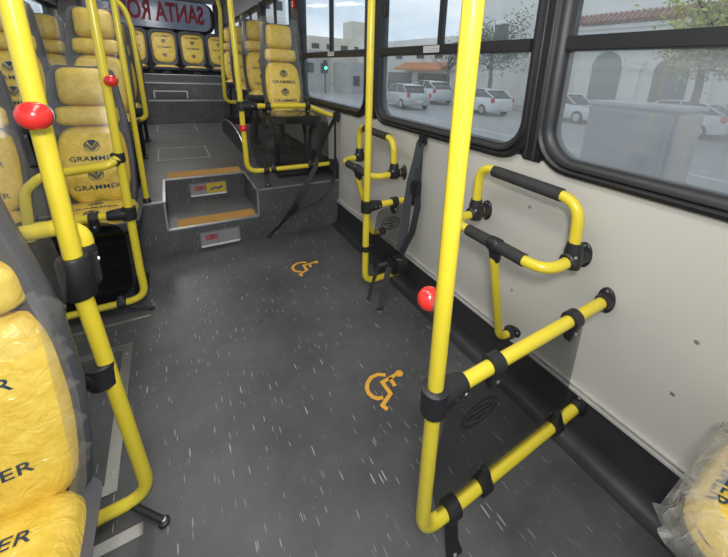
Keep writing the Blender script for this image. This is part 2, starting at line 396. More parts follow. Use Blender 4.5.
# hatches, inlays set flush in the floor
def frame_rect(x0, x1, y0, y1, z, t=.012, h=.003):
    return B().box(x0, x1, y0, y0 + t, z, z + h).box(x0, x1, y1 - t, y1, z, z + h).box(x0, x0 + t, y0 + t, y1 - t, z, z + h).box(x1 - t, x1, y0 + t, y1 - t, z, z + h)
def hatch(label, x0, x1, y0, y1, z, t, m=ALU):
    b = frame_rect(x0, x1, y0, y1, z, t); o = obj('floor_hatch_frame', b, m, None, False, ((x0 + x1) / 2, (y0 + y1) / 2, z)); tag(o, label, 'hatch frame'); return o
h_ = hatch('wide aluminium hatch frame in the low floor beside the near left seat', -.95, -.235, .94, 1.565, 0, .03)
for p in ((-.25, 1.0), (-.25, 1.25), (-.25, 1.5), (-.29, .955), (-.4, .955)): obj('screw', B().lathe([(0, .005), (.0015, .004), (.002, 0)], (p[0], p[1], .003), (0, 0, 1), 8), SCREW, h_)
tag(obj('floor_strip', B().box(-1.0, -.175, 1.722, 1.738, 0, .004, bev=.001), ALU, None, True, (-.5, 1.73, 0)), 'thin metal floor strip under the second left barrier', 'floor strip')
tag(obj('floor_strip', B().box(-.8, -.172, .795, .825, 0, .003, bev=.001), ALU, None, True, (-.5, .81, 0)), 'short metal floor strip at the foot of the nearest left pole', 'floor strip')
HM = mat('worn_hatch_edge', (.34, .34, .34), .5, var=.2)
hatch('thin grey hatch outline on the raised aisle, nearer one', -.128, .26, 3.345, 3.84, Z1, .010, HM)
hatch('thin grey hatch outline on the raised aisle, one just before the tall riser', -.148, .266, 4.82, 5.37, Z1, .010, HM)
b = B().box(-.15, .24, 5.652, 5.662, .742, .756, bev=.002).box(-.15, -.136, 5.652, 5.662, .655, .742, bev=.002).box(.226, .24, 5.652, 5.662, .655, .742, bev=.002)
t = tag(obj('riser_grille', b, ALU, None, True, (.045, 5.65, .65)), 'bright metal frame of the flap in the upper riser below the rear seats', 'flap frame')
obj('flap', B().box(-.136, .226, 5.655, 5.661, .655, .742), SHELL, t, False)
tag(obj('anti_slip_strip', B().box(-.066, .415, 2.78, 2.93, Z1, Z1 + .0025), STRIP, None, False, (.17, 2.85, Z1)), 'brown-yellow anti-slip strip at the top edge of the platform steps', 'anti-slip strip')
tag(obj('anti_slip_strip', B().box(-.036, .41, 2.305, 2.43, ZS, ZS + .0025), STRIP, None, False, (.17, 2.37, ZS)), 'brown-yellow anti-slip strip on the lower step tread', 'anti-slip strip')
def steplamp(label, y, x0, x1, z0, z1, right):
    r = thing('step_lamp', label, 'step lamp', ((x0 + x1) / 2, y, z0))
    obj('bezel', B().box(x0, x1, y - .006, y, z0, z1, bev=.002), GREYP, r)
    obj('lower_lip', B().box(x0 + .004, x1 - .004, y - .016, y, z0 + .002, z0 + .014, bev=.003), STICK, r)
    xm = x0 + (x1 - x0) * .42
    l = obj('lens', B().box(x0 + .008, xm, y - .009, y - .005, z0 + .016, z1 - .008, bev=.0015), CLEAR, r)
    obj('red_bar', B().box(x0 + .03, xm, y - .0102, y - .0092, z0 + .045, z1 - .022), REDLENS, l, False)
    s_ = obj('lens', B().box(xm + .004, x1 - .008, y - .009, y - .005, z0 + .016, z1 - .008, bev=.0015), right, r)
    if right is AMBER:
        bb = B().tube([(xm + .03, y - .0095, z0 + .045), (xm + .06, y - .0095, z0 + .06), (xm + .08, y - .0095, z0 + .05), (xm + .11, y - .0095, z0 + .065)], .007, 6)
        obj('dark_mark', bb, INK, s_)
steplamp('step lamp with yellow sticker in the upper step riser', 2.76, .058, .30, .197, .297, AMBER)
steplamp('dull clear step lamp in the lowest riser near the floor', 2.29, .07, .303, .015, .118, CLEAR)

# wheelchair signs painted on the low floor
def symbol(dx, dy, label):
    z = .0022; b = B(); k = .0075
    def bar(pts):
        pts = [Vector((x + dx, y + dy, 0)) for x, y in pts]; L_, R_ = [], []
        for i, p in enumerate(pts):
            d1 = (p - pts[i - 1]).normalized() if i else (pts[1] - p).normalized()
            d2 = (pts[i + 1] - p).normalized() if i < len(pts) - 1 else d1
            n1 = Vector((-d1.y, d1.x, 0)); n2 = Vector((-d2.y, d2.x, 0)); m = (n1 + n2).normalized(); q = k / max(.4, m.dot(n1))
            L_.append(p + m * q); R_.append(p - m * q)
        vv = []
        for p in L_ + R_: vv.append((p.x, p.y, z))
        n = len(pts); b.add(vv, [(i, i + 1, n + i + 1, n + i) for i in range(n - 1)])
    bar([(.612, .893), (.548, .889), (.550, .832), (.501, .807), (.508, .784)])
    bar([(.583, .893), (.581, .851)])
    arc = [(.576, .911), (.551, .928), (.522, .929), (.498, .913), (.486, .895), (.482, .874), (.488, .852), (.500, .838), (.519, .832)]
    bar(arc)
    n = 20; b.add([(.625 + dx + .0155 * math.cos(2 * math.pi * i / n), .891 + dy + .0155 * math.sin(2 * math.pi * i / n), z) for i in range(n)], [list(range(n))])
    z0 = len(b.v); vs0 = [v.copy() for v in b.v]
    o = obj('wheelchair_sign', b, ORANGE, None, False, (.55 + dx, .86 + dy, 0)); tag(o, label, 'floor sign')
symbol(.012, -.010, 'orange wheelchair sign painted on the floor, larger nearer one')
symbol(.018, .925, 'orange wheelchair sign painted on the floor before the platform riser')

# ================================================================== HANDRAILS
TR = .0158
def clamp_tee(root, p, d, L=.075, name='tee_clamp'):
    p = Vector(p); d = Vector(d).normalized()
    b = B().lathe([(-.030, .021), (-.027, .027), (.027, .027), (.030, .021)], p, (0, 0, 1), 18)
    b.lathe([(0, .027), (.03, .027), (L - .01, .0225), (L, .020)], p, d, 18)
    o = obj(name, b, BLK, root)
    sd = d.cross(Vector((0, 0, 1))).normalized()
    for q in (.035, .058):
        for s in (1, -1):
            pass
    for q in (.036, .06):
        b = B().lathe([(0, .0036), (.0015, .003), (.002, 0)], p + d * q + sd * .0243, sd, 10); obj('screw', b, SCREW, o)
    return o
def clip(root, p, axis, down=(0, 0, -1), L=.05):
    p = Vector(p); a = Vector(axis).normalized(); dn = Vector(down)
    b = B().lathe([(-.017, .019), (-.015, .0245), (.015, .0245), (.017, .019)], p, a, 18)
    sd = a.cross(dn).normalized(); rings = []
    for q, wa, wt in ((.0, .015, .022), (.025, .015, .017), (L, .013, .012), (L + .012, .008, .009)):
        c = p + dn * q; rings.append([c + a * (wa * sa) + sd * (wt * st) for sa, st in ((-1, -.7), (-.7, -1), (.7, -1), (1, -.7), (1, .7), (.7, 1), (-.7, 1), (-1, .7))])
    b.loft(rings); o = obj('panel_clip', b, BLK, root)
    obj('screw', B().lathe([(0, .005), (.003, .0045), (.0035, 0)], p + dn * (L * .7) - sd * .0145, -sd, 10), SCREW, o)
    return o
def flange(root, p, n, updir=(0, 0, 1)):
    p = Vector(p); n = Vector(n).normalized(); u = Vector(updir).normalized(); s = n.cross(u)
    b = B(); rings = []
    for h, k in ((0, 1), (.006, 1), (.009, .9)):
        rings.append([p + n * h + u * (.040 * k * math.cos(2 * math.pi * i / 24)) + s * (.024 * k * math.sin(2 * math.pi * i / 24)) for i in range(24)])
    b.loft(rings); b.lathe([(0, .024), (.02, .0225), (.03, .020)], p, n, 18)
    o = obj('wall_flange', b, BLK, root)
    for q in (1, -1): obj('screw', B().lathe([(0, .004), (.002, .003), (.0025, 0)], p + n * .009 + u * .031 * q, n, 10), SCREW, o)
def tube_part(root, pts, name='rail', r=TR, m=YEL, rad=.06):
    return obj(name, B().tube(fillet(pts, rad), r), m, root)
def button(root, c, r, d):
    d = Vector(d).normalized(); c = Vector(c)
    o = obj('stop_button', B().ball(c, r), RED, root)
    obj('grey_collar', B().lathe([(-r * 1.08, r * .45), (-r * .98, r * .62), (-r * .62, r * .84), (-r * .58, r * .80)], c, d, 20), GREYP, o)
def rounded_poly(pts, r, n=5):
    P3 = [Vector((x, y, 0)) for x, y in pts]; out = []
    for i, b_ in enumerate(P3):
        a, c = P3[i - 1], P3[(i + 1) % len(P3)]; d1 = (a - b_).normalized(); d2 = (c - b_).normalized(); k = min(r, (a - b_).length * .45, (c - b_).length * .45)
        for j in range(n + 1):
            t = j / n; q = (b_ + d1 * k) * (1 - t) ** 2 + b_ * 2 * t * (1 - t) + (b_ + d2 * k) * t * t; out.append((q.x, q.y))
    return out
def panel(root, poly, y, logo=None, r=.03):
    Mp = Matrix(((1, 0, 0, 0), (0, 0, 1, y - .002), (0, 1, 0, 0), (0, 0, 0, 1)))
    o = obj('smoked_panel', B().prism(rounded_poly(poly, r), .004, Mp), TINT, root, False)
    if logo:
        cx, cz, a, h = logo; b = B(); n = 36
        for k in (1, .88):
            ro = [(cx + a * k * math.cos(2 * math.pi * i / n), y - .003, cz + h * k * math.sin(2 * math.pi * i / n)) for i in range(n)]
            ri = [(cx + (a * k - .003) * math.cos(2 * math.pi * i / n), y - .003, cz + (h * k - .003) * math.sin(2 * math.pi * i / n)) for i in range(n)]
            b.add(ro + ri, [(i, (i + 1) % n, (i + 1) % n + n, i + n) for i in range(n)])
        for q in range(9):                        # winged bar in the middle
            xx = cx - a * .7 + q * a * .155; b.add([(xx, y - .003, cz - .004), (xx + a * .12, y - .003, cz - .004), (xx + a * .12, y - .003, cz + .006), (xx, y - .003, cz + .006)], [(0, 1, 2, 3)])
        for s in (-1, 1):
            b.add([(cx, y - .003, cz + .02), (cx + s * a * .6, y - .003, cz + .012), (cx, y - .003, cz + .011)], [(0, 1, 2)])
            b.add([(cx, y - .003, cz - .022), (cx + s * a * .5, y - .003, cz - .011), (cx, y - .003, cz - .011)], [(0, 1, 2)])
        obj('oval_print', b, ETCH, o, False)
    return o
def foot(root, p, d=(0, -1, 0), L=.10, h=.05):
    """clamp on the low rail with a toe screwed to the floor"""
    p = Vector(p); d = Vector(d).normalized()
    b = B().lathe([(-.018, .020), (-.016, .025), (.016, .025), (.018, .020)], p, Vector((1, 0, 0)), 18)
    base = p.z - h; s = Vector((1, 0, 0)); rings = []
    for t, z_, wz, ww in ((0, 0, .016, .019 if L < .05 else .014), (.3, -h * .45, .016, .018 if L < .05 else .013), (.6, -h * .86, .014 if L < .05 else .007, .018 if L < .05 else .012), (1, -h + .006, .0055, .022 if L < .05 else .012)):
        c = p + d * (L * t) + Vector((0, 0, z_)); rings.append([c + s * ww * a_ + Vector((0, 0, wz * c_)) for a_, c_ in ((-1, -1), (1, -1), (1, 1), (-1, 1))])
    b.loft(rings); o = obj('floor_foot', b, BLK, root)
    obj('screw', B().lathe([(0, .006), (.004, .005), (.005, 0)], p + d * (L * .9) + Vector((0, 0, -h + .011)), (0, 0, 1), 10), SCREW, o)

# near right barrier -------------------------------------------------
x0, y0 = .368, .388; zu, zl = .522, .138
r = thing('barrier_rail', 'yellow tube barrier with smoked panel at lower right, nearest to the camera', 'barrier', (x0, y0, 0))
tube_part(r, [(x0, y0, 2.12), (x0, y0, zl), (W - .01, y0, zl)], 'pole', rad=.06)
tube_part(r, [(x0 + .02, y0, zu), (W - .01, y0, zu)], 'upper_rail')
clamp_tee(r, (x0, y0, zu), (1, 0, 0), .075)
flange(r, (W, y0, zu), (-1, 0, 0)); flange(r, (.99, y0, zl), (-1, 0, 0))
panel(r, [(.415, zu - .035), (.44, zu - .028), (.90, zu - .025), (.90, zl - .0), (.42, zl - .01), (.385, .28)], y0 + .004, (.51, .40, .058, .034), .04)
clip(r, (.535, y0, zu), (1, 0, 0)); clip(r, (.83, y0, zu), (1, 0, 0))
clip(r, (.56, y0, zl), (1, 0, 0), (0, 0, 1), .04); clip(r, (.86, y0, zl), (1, 0, 0), (0, 0, 1), .04)
foot(r, (.455, y0, zl), (0.1, -1, 0), .03, .132)
button(r, (x0 - .003, y0 + .036, .724), .0225, (-.5, .85, 0))

# middle barrier ------------------------------------------------------
x1, y1 = .735, 1.36; zu, zl = .508, .10
r = thing('barrier_rail', 'yellow tube barrier against the right wall between the two backrest frames', 'barrier', (x1, y1, 0))
tube_part(r, [(x1, y1, 2.12), (x1, y1, zl), (.99, y1, zl)], 'pole', rad=.06)
tube_part(r, [(x1 + .02, y1, zu), (W - .01, y1, zu)], 'upper_rail')
clamp_tee(r, (x1, y1, zu), (1, 0, 0), .075); flange(r, (W, y1, zu), (-1, 0, 0)); flange(r, (.99, y1, zl), (-1, 0, 0))
panel(r, [(.80, zu - .03), (.975, zu - .02), (.975, zl + .03), (.80, zl), (.772, .28)], y1 + .004, (.875, .395, .055, .034), .04)
clip(r, (.89, y1, zu), (1, 0, 0))
b = B().lathe([(-.013, .02), (-.012, .023), (.012, .023), (.013, .02)], (x1, y1, .29), (0, 0, 1), 16).box(x1 + .01, x1 + .045, y1 - .008, y1 + .008, .28, .30, bev=.003)
obj('panel_clip', b, BLK, r)

# platform barrier ----------------------------------------------------
x2, y2 = .375, 2.335; zu, zl = .882, .462
r = thing('barrier_rail', 'yellow tube barrier with smoked panel standing on the raised platform at right', 'barrier', (x2, y2, Z1))
tube_part(r, [(x2 - .035, y2, 2.12), (x2 - .002, y2, .88), (x2 + .008, y2, zl), (W - .015, y2, zl)], 'pole', rad=[.3, .07])
tube_part(r, [(x2 + .02, y2, zu), (.79, y2, zu), (.92, y2, zu - .055), (W - .01, y2 - .03, zu - .075)], 'upper_rail', rad=.08)
clamp_tee(r, (x2, y2, zu), (1, 0, 0), .09)
panel(r, [(.43, zu - .03), (.9, zu - .03), (.94, zu - .1), (.94, zl + .01), (.45, zl + .01), (.41, .65)], y2 + .006, (.79, .80, .075, .05), .05)
clip(r, (.53, y2, zu), (1, 0, 0)); clip(r, (.79, y2, zu), (1, 0, 0)); clip(r, (.545, y2, zl), (1, 0, 0), (0, 0, 1), .03); clip(r, (.80, y2, zl), (1, 0, 0), (0, 0, 1), .03)
flange(r, (W, y2 - .03, zu - .075), (-1, 0, 0)); flange(r, (W, y2, zl), (-1, 0, 0))
foot(r, (.50, y2, zl), (0, -1, 0), .02, .112)
b = B().lathe([(-.02, .018), (-.018, .023), (.018, .023), (.02, .018)], (x2, y2, .748), (0, 0, 1), 16); sb = obj('stop_button', b, RED, r)
obj('push_cap', B().lathe([(0, .014), (.012, .013), (.015, .008), (.016, 0)], (x2, y2 - .018, .748), (0, -1, 0), 14), RED, sb)

# near left barrier ----------------------------------------------------
x3, y3 = -.200, .868
r = thing('barrier_rail', 'thick looking yellow pole barrier at far left, right behind the near seat', 'barrier', (x3, y3, 0))
tube_part(r, [(x3 - .004, y3, 2.12), (x3 + .004, y3, .66), (x3 + .045, y3, .03), (-.62, y3, .022)], 'pole', rad=[.5, .06])
tube_part(r, [(x3 + .012, y3 + .036, .70), (x3 + .026, y3 + .036, .79), (-.62, y3 + .03, .775)], 'upper_rail', rad=.045)
b = B().lathe([(-.05, .024), (-.045, .028), (.035, .028), (.042, .025)], (x3 + .002, y3, .695), (0, 0, 1), 18).lathe([(-.05, .020), (-.03, .024), (.035, .024), (.045, .021)], (x3 + .012, y3 + .034, .70), (0, 0, 1), 18)
b.box(x3 + .018, x3 + .038, y3 + .005, y3 + .03, .66, .735, bev=.006)
cl = obj('double_clamp', b, BLK, r)
obj('screw', B().lathe([(0, .005), (.003, .0045), (.0035, 0)], (x3 + .038, y3 + .016, .715), (1, 0, 0), 10), SCREW, cl)
clamp_tee(r, (x3 + .005, y3, .442), (-1, 0, 0), .14)
tube_part(r, [(x3 - .10, y3, .442), (-.62, y3, .442)], 'middle_rail', m=BLK, r=.013)
b = B().tube(fillet([(-.21, y3, .03), (-.19, y3 - .01, .022), (-.128, .795, .008)], .01), .0085, 8).lathe([(0, .013), (.009, .013), (.011, .010)], (-.128, .795, 0), (0, 0, 1), 12)
ft = obj('floor_foot', b, BLK, r); obj('screw', B().lathe([(0, .006), (.004, .005), (.005, 0)], (-.128, .795, .011), (0, 0, 1), 10), SCREW, ft)
button(r, (x3 + .006, y3 - .04, 1.022), .0245, (-.5, -.8, 0))

# second left barrier ---------------------------------------------------
x4, y4 = -.200, 1.787
r = thing('barrier_rail', 'yellow barrier with handle loop and black panel before the first left seat pair', 'barrier', (x4, y4, 0))
tube_part(r, [(x4, y4, 2.12), (x4 + .006, y4, .2), (x4 + .012, y4, .062), (-1.05, y4, .062)], 'pole', rad=[.3, .07])
tube_part(r, [(x4, y4 - .02, .735), (x4 - .03, y4 - .035, .71), (-.43, y4 - .035, .69), (-.485, y4 - .035, .64), (-.505, y4 - .03, .44)], 'handle_loop', rad=.06, r=.0165)
b = B().lathe([(-.02, .021), (-.018, .024), (.018, .024), (.02, .021)], (x4, y4, .733), (0, 0, 1), 16); b.lathe([(0, .02), (.03, .019)], (x4, y4 - .005, .73), (-.4, -.8, -.3), 14)
obj('loop_clamp', b, BLK, r)
tube_part(r, [(x4 - .02, y4, .486), (-1.05, y4, .48)], 'middle_rail', r=.0155)
clamp_tee(r, (x4 + .003, y4, .486), (-1, 0, 0), .075)
SM2 = glassy('black_acrylic', (.48, .48, .49), .03)
pn = obj('black_panel', B().prism(rounded_poly([(-1.0, .465), (-.29, .465), (-.225, .42), (-.225, .13), (-.29, .075), (-1.0, .075)], .08), .004, Matrix(((1, 0, 0, 0), (0, 0, 1, y4 + .002), (0, 1, 0, 0), (0, 0, 0, 1)))), SM2, r, False)
clip(r, (-.315, y4, .485), (1, 0, 0)); clip(r, (-.52, y4, .485), (1, 0, 0)); clip(r, (-.28, y4, .062), (1, 0, 0), (0, 0, 1), .03)
b = B().tube(fillet([(-.27, y4, .055), (-.24, y4 - .01, .03), (-.172, 1.772, .008)], .01), .007, 8).lathe([(0, .011), (.009, .011)], (-.172, 1.772, 0), (0, 0, 1), 12)
obj('floor_foot', b, BLK, r)
button(r, (x4 + .022, y4 - .02, 1.04), .0225, (.5, -.8, 0))

# single pole on the platform edge ---------------------------------------
r = thing('grab_pole', 'thin straight yellow pole with black foot on the platform edge at left', 'pole', (-.166, 2.325, Z1))
obj('pole', B().tube([(-.166, 2.325, Z1 + .01), (-.172, 2.325, 2.12)], .0135), YEL, r)
obj('floor_cup', B().lathe([(0, .022), (.02, .020), (.028, .016)], (-.166, 2.325, Z1), (0, 0, 1), 16), BLK, r)

# rear left and rear right side hoops -------------------------------------
r = thing('grab_hoop', 'yellow bent tube hoop beside the rear left seats on the raised aisle', 'grab hoop', (-.14, 3.2, Z1))
tube_part(r, [(-.43, 3.2, 1.60), (-.185, 3.2, 1.49), (-.156, 3.2, 1.32), (-.148, 3.2, .70), (-.36, 3.2, .70)], 'rail', rad=[.14, .06, .06], r=.0165)
b = B().box(-.39, -.35, 3.18, 3.22, Z1, .72, bev=.006).box(-.43, -.31, 3.165, 3.235, Z1, Z1 + .01); obj('base_bracket', b, BLK, r)
r = thing('grab_hoop', 'yellow bent tube hoop beside the rear right seats', 'grab hoop', (.475, 3.86, Z1))
tube_part(r, [(.42, 3.86, 2.12), (.50, 3.86, 1.60), (.482, 3.86, 1.2), (.475, 3.86, .77), (.62, 3.86, .76)], 'rail', rad=[.12, .1, .07], r=.0165)
b = B().box(.60, .64, 3.84, 3.88, .455, .775, bev=.006); obj('base_bracket', b, BLK, r)

# wall mounted padded backrest frames ---------------------------------------
def backrest_frame(dy, label):
    ya, yb = .865 + dy, .475 + dy; z = .625; xc = .935
    r = thing('backrest_frame', label, 'backrest frame', (W, (ya + yb) / 2, z), 'padded backrest frames on the right wall')
    for y in (ya, yb):
        obj('stub', B().tube([(W - .005, y, z), (xc - .01, y, z)], .0165), YEL, r); flange(r, (W, y, z), (-1, 0, 0))
    obj('upper_hoop', B().tube(fillet([(xc, ya, z), (xc - .005, ya - .005, .815), (xc - .005, yb + .005, .80), (xc, yb, z)], .065), .0165), YEL, r)
    obj('foam_grip', B().tube([(xc - .005, ya - .07, .8085), (xc - .005, yb + .062, .803)], .0205), FOAM, r)
    obj('lower_hoop', B().tube(fillet([(xc + .01, ya, z), (.82, ya - .0, z - .01), (.82, yb + .0, z - .01), (xc + .01, yb, z)], .07), .0165), YEL, r)
    ym = (ya + yb) / 2
    obj('foam_grip', B().tube([(.82, ya - .085, z - .01), (.82, ym + .012, z - .01)], .0205), FOAM, r)
    obj('foam_grip', B().tube([(.82, ym - .002, z - .01), (.82, yb + .075, z - .01)], .0205), FOAM, r)
    for y in (ya, yb):
        b = B().lathe([(-.025, .021), (-.022, .026), (.03, .025), (.055, .020)], (xc, y, z), (0, 0, 1), 18).lathe([(-.03, .020), (-.026, .024), (.026, .024), (.03, .020)], (xc, y, z), (1, 0, 0), 18)
        k = obj('tee_clamp', b, BLK, r); obj('screw', B().lathe([(0, .005), (.003, .004), (.004, 0)], (xc - .02, y - .02, z + .02), (-.7, -.7, 0), 10), SCREW, k)
    obj('leg', B().tube(fillet([(.82, ym - .01, z - .01), (.825, ym - .01, .56), (.925, ym, .21), (W - .005, ym, .2)], [.05, .05]), .0145), YEL, r)
    b = B().lathe([(-.02, .022), (-.017, .0245), (.017, .0245), (.02, .022)], (.82, ym - .01, z - .01), (0, 1, 0), 18).lathe([(0, .022), (.03, .02), (.06, .017)], (.82, ym - .01, z - .01), (.18, 0, -1), 16)
    obj('leg_clamp', b, BLK, r); flange(r, (W, ym, .203), (-1, 0, 0), (0, .5, -.3))
backrest_frame(0, 'padded yellow backrest frame on the right wall, the large near one')
backrest_frame(.97, 'padded yellow backrest frame on the right wall, the small far one behind the middle pole')

# wheelchair belts -------------------------------------------------------------
r = thing('wheelchair_belt', 'black wheelchair belt hung down the right wall between the backrest frames', 'belt', (.98, 1.29, .83))
obj('wall_bracket', B().box(.972, W, 1.262, 1.308, .80, .86, bev=.008).box(.958, .985, 1.27, 1.30, .79, .83, bev=.006), BLK, r)
obj('strap', B().ribbon([(.975, 1.287, .82), (.97, 1.284, .72), (.97, 1.283, .62), (.962, 1.262, .50), (.945, 1.27, .37), (.91, 1.30, .25)], (.024, -.02, 0)), WEB, r)
obj('strap', B().ribbon([(.965, 1.275, .815), (.958, 1.29, .72), (.95, 1.31, .62), (.945, 1.325, .50), (.94, 1.325, .38), (.915, 1.32, .25)], (.030, -.026, 0)), WEBG, r)
obj('buckle', B().box(.935, .978, 1.255, 1.30, .56, .63, bev=.008), BLK, r)
obj('reel', B().lathe([(0, .036), (.005, .044), (.05, .044), (.055, .036)], (.92, 1.335, .18), (-.6, -.8, 0), 18).box(.86, .905, 1.29, 1.33, .13, .225, bev=.01).box(.84, .87, 1.28, 1.35, .175, .215, bev=.006), BLK, r)
obj('floor_strap', B().ribbon([(.868, 1.305, .20), (.83, 1.29, .19), (.795, 1.27, .09), (.765, 1.245, .008)], (.024, -.014, 0), .004), WEB, r)
obj('floor_strap', B().ribbon([(.85, 1.32, .20), (.80, 1.335, .19), (.77, 1.345, .09), (.745, 1.335, .006)], (.014, -.010, 0), .003), WEB, r)
obj('hook', B().tube([(.778, 1.255, .012), (.765, 1.245, .008), (.745, 1.25, .008)], .006, 8), BLK, r)

r = thing('wheelchair_belt', 'black harness belt strung from the platform barrier down to the low floor', 'belt', (.97, 2.27, .82))
obj('corner_bracket', B().box(.955, .995, 2.25, 2.30, .785, .845, bev=.008), BLK, r)
obj('vertical_rod', B().tube([(.965, 2.275, .82), (.965, 2.275, .44)], .0085, 10), BLK, r)
obj('corner_bracket', B().box(.935, .99, 2.27, 2.32, .42, .50, bev=.008), BLK, r)
obj('strap', B().ribbon([(.96, 2.27, .80), (.90, 2.31, .66), (.845, 2.32, .52), (.815, 2.275, .455), (.725, 2.26, .32), (.634, 2.245, .178), (.56, 2.262, .09), (.482, 2.272, .012)], (.026, 0, .02)), WEB, r)
obj('strap', B().ribbon([(.962, 2.262, .44), (.955, 2.262, .385), (.915, 2.26, .30), (.80, 2.262, .222), (.70, 2.26, .19), (.645, 2.25, .178)], (.0, .012, .026)), WEB, r)
obj('buckle', B().box(-.022, .022, -.008, .008, -.035, .035, Matrix.Translation((.648, 2.245, .19)) @ Matrix.Rotation(R(40), 4, 'Y'), .005), BLK, r)
obj('floor_hook', B().lathe([(0, .012), (.01, .012), (.016, .006)], (.476, 2.27, 0), (0, 0, 1), 12).tube([(.476, 2.27, .01), (.50, 2.268, .035)], .008, 8), BLK, r)

# emergency hammer on the far pillar
r = thing('emergency_hammer', 'small red emergency hammer high on the window pillar at right rear', 'emergency hammer', (.975, 3.17, 1.60))
obj('holder', B().box(.965, .99, 3.15, 3.20, 1.60, 1.66, bev=.005), RED, r); obj('handle', B().tube([(.975, 3.175, 1.62), (.975, 3.175, 1.72)], .009, 10), RED, r)

# wall screws
for i, (y, z, lab) in enumerate(((.180, .537, 'upper one of the two at the right edge'), (.191, .369, 'lower one by the right edge'), (.682, .703, 'one inside the near backrest frame'), (.70, .366, 'one under the near backrest frame'))):
    b = B().lathe([(0, .006), (.002, .005), (.0025, 0)], (W, y, z), (-1, 0, 0), 12)
    tag(obj('wall_screw', b, SCREW, None, True, (W, y, z)), 'tiny screw head in the wall panel, ' + lab, 'screw')

# ================================================================== SEATS
RAKE = R(11)
UPV = Vector((0, math.sin(RAKE), math.cos(RAKE))); NV = Vector((0, -math.cos(RAKE), math.sin(RAKE)))
MB_ = frame_mat((0, 0, .40), (1, 0, 0), UPV, NV)          # back frame: x, s, n
MC_ = frame_mat((0, -.19, .405), (1, 0, 0), (0, 1, -.07), (0, .07, 1))
class Pad:
    def __init__(s, c, w_, h, t, crown=.012, n=4.5, taper=0, curl=6, topw=0):
        s.c = c; s.w = w_; s.h = h; s.t = t; s.cr = crown; s.n = n; s.tp = taper; s.curl = curl; s.topw = topw
    def width(s, v): return s.w * (1 - s.tp * max(0, -v) ** 2 - s.topw * max(0, v) ** 2)
    def height(s, u, v):
        r = (abs(u) ** s.n + abs(v) ** s.n) ** (1 / s.n)
        return s.t * max(0, 1 - min(1, r) ** s.curl) ** .42 + s.cr * (1 - u * u) * max(0, 1 - v * v)
    def mesh(s, b, M, N=18, base=-.004):
        vs_, fs = [], []
        for j in range(N + 1):
            for i in range(N + 1):
                u0, v0 = -1 + 2 * i / N, -1 + 2 * j / N
                u0 = math.sin(u0 * math.pi / 2) * .35 + u0 * .65; v0 = math.sin(v0 * math.pi / 2) * .35 + v0 * .65
                mx = max(abs(u0), abs(v0)); k = mx / ((abs(u0) ** s.n + abs(v0) ** s.n) ** (1 / s.n)) if mx else 0
                u, v = u0 * k, v0 * k
                vs_.append((u * s.width(v) / 2, s.c + v * s.h / 2, s.height(u, v)))
        for j in range(N):
            for i in range(N): a = j * (N + 1) + i; fs.append((a, a + 1, a + N + 2, a + N + 1))
        per = [i for i in range(N + 1)] + [(j + 1) * (N + 1) - 1 for j in range(1, N + 1)] + [N * (N + 1) + i for i in range(N - 1, -1, -1)] + [j * (N + 1) for j in range(N - 1, 0, -1)]
        o = len(vs_); vs_ += [(vs_[p][0], vs_[p][1], base) for p in per]; n = len(per)
        fs += [(per[i], per[(i + 1) % n], o + (i + 1) % n, o + i) for i in range(n)] + [[o + i for i in range(n)]]
        b.add(vs_, fs, M)
    def stick(s, b, v2, f2, M, x=0, y=0, off=.0015):
        out = []
        for p in v2:
            px, py = x + p[0], y + p[1]; v = (py - s.c) / (s.h / 2); u = px / (s.width(v) / 2)
            out.append((px, py, s.height(max(-1, min(1, u)), max(-1, min(1, v))) + off))
        b.add(out, f2, M)
def grid_text(str_, size, bold, sx): return text_geo(str_, size, bold, sx)
def emblem(rad):
    v, f = [], []
    def poly(pts):
        o = len(v); v.extend((x * rad, y * rad) for x, y in pts); f.append(tuple(range(o, o + len(pts))))
    poly([(0, -.12)] + [(math.cos(R(a)), math.sin(R(a))) for a in range(52, 129, 8)])
    for sd in (1, -1):
        for k, (ya, yb) in enumerate(((-.24, -.46), (-.56, -.76), (-.84, -.97))):
            def hit(y0, ang=48):
                c, q = math.cos(R(ang)), math.sin(R(ang)); t = -y0 * q + math.sqrt(max(0, (y0 * q) ** 2 - y0 * y0 + 1)); return (t * c, y0 + t * q)
            a, b_ = hit(ya), hit(yb); m = ((a[0] + b_[0]) / 2, (a[1] + b_[1]) / 2); L = math.hypot(*m); m = (m[0] / L, m[1] / L)
            pts = [(.02, ya), (.02, yb), b_, m, a]
            poly([(x * sd, y) for x, y in (pts if sd > 0 else pts[::-1])])
    o = len(v); n = 30
    for i in range(n + 1):
        a = R(-70 + 320 * i / n); v.append((.92 * rad * math.cos(a), .92 * rad * math.sin(a))); v.append((rad * math.cos(a), rad * math.sin(a)))
    for i in range(n): f.append((o + 2 * i, o + 2 * i + 1, o + 2 * i + 3, o + 2 * i + 2))
    return v, f
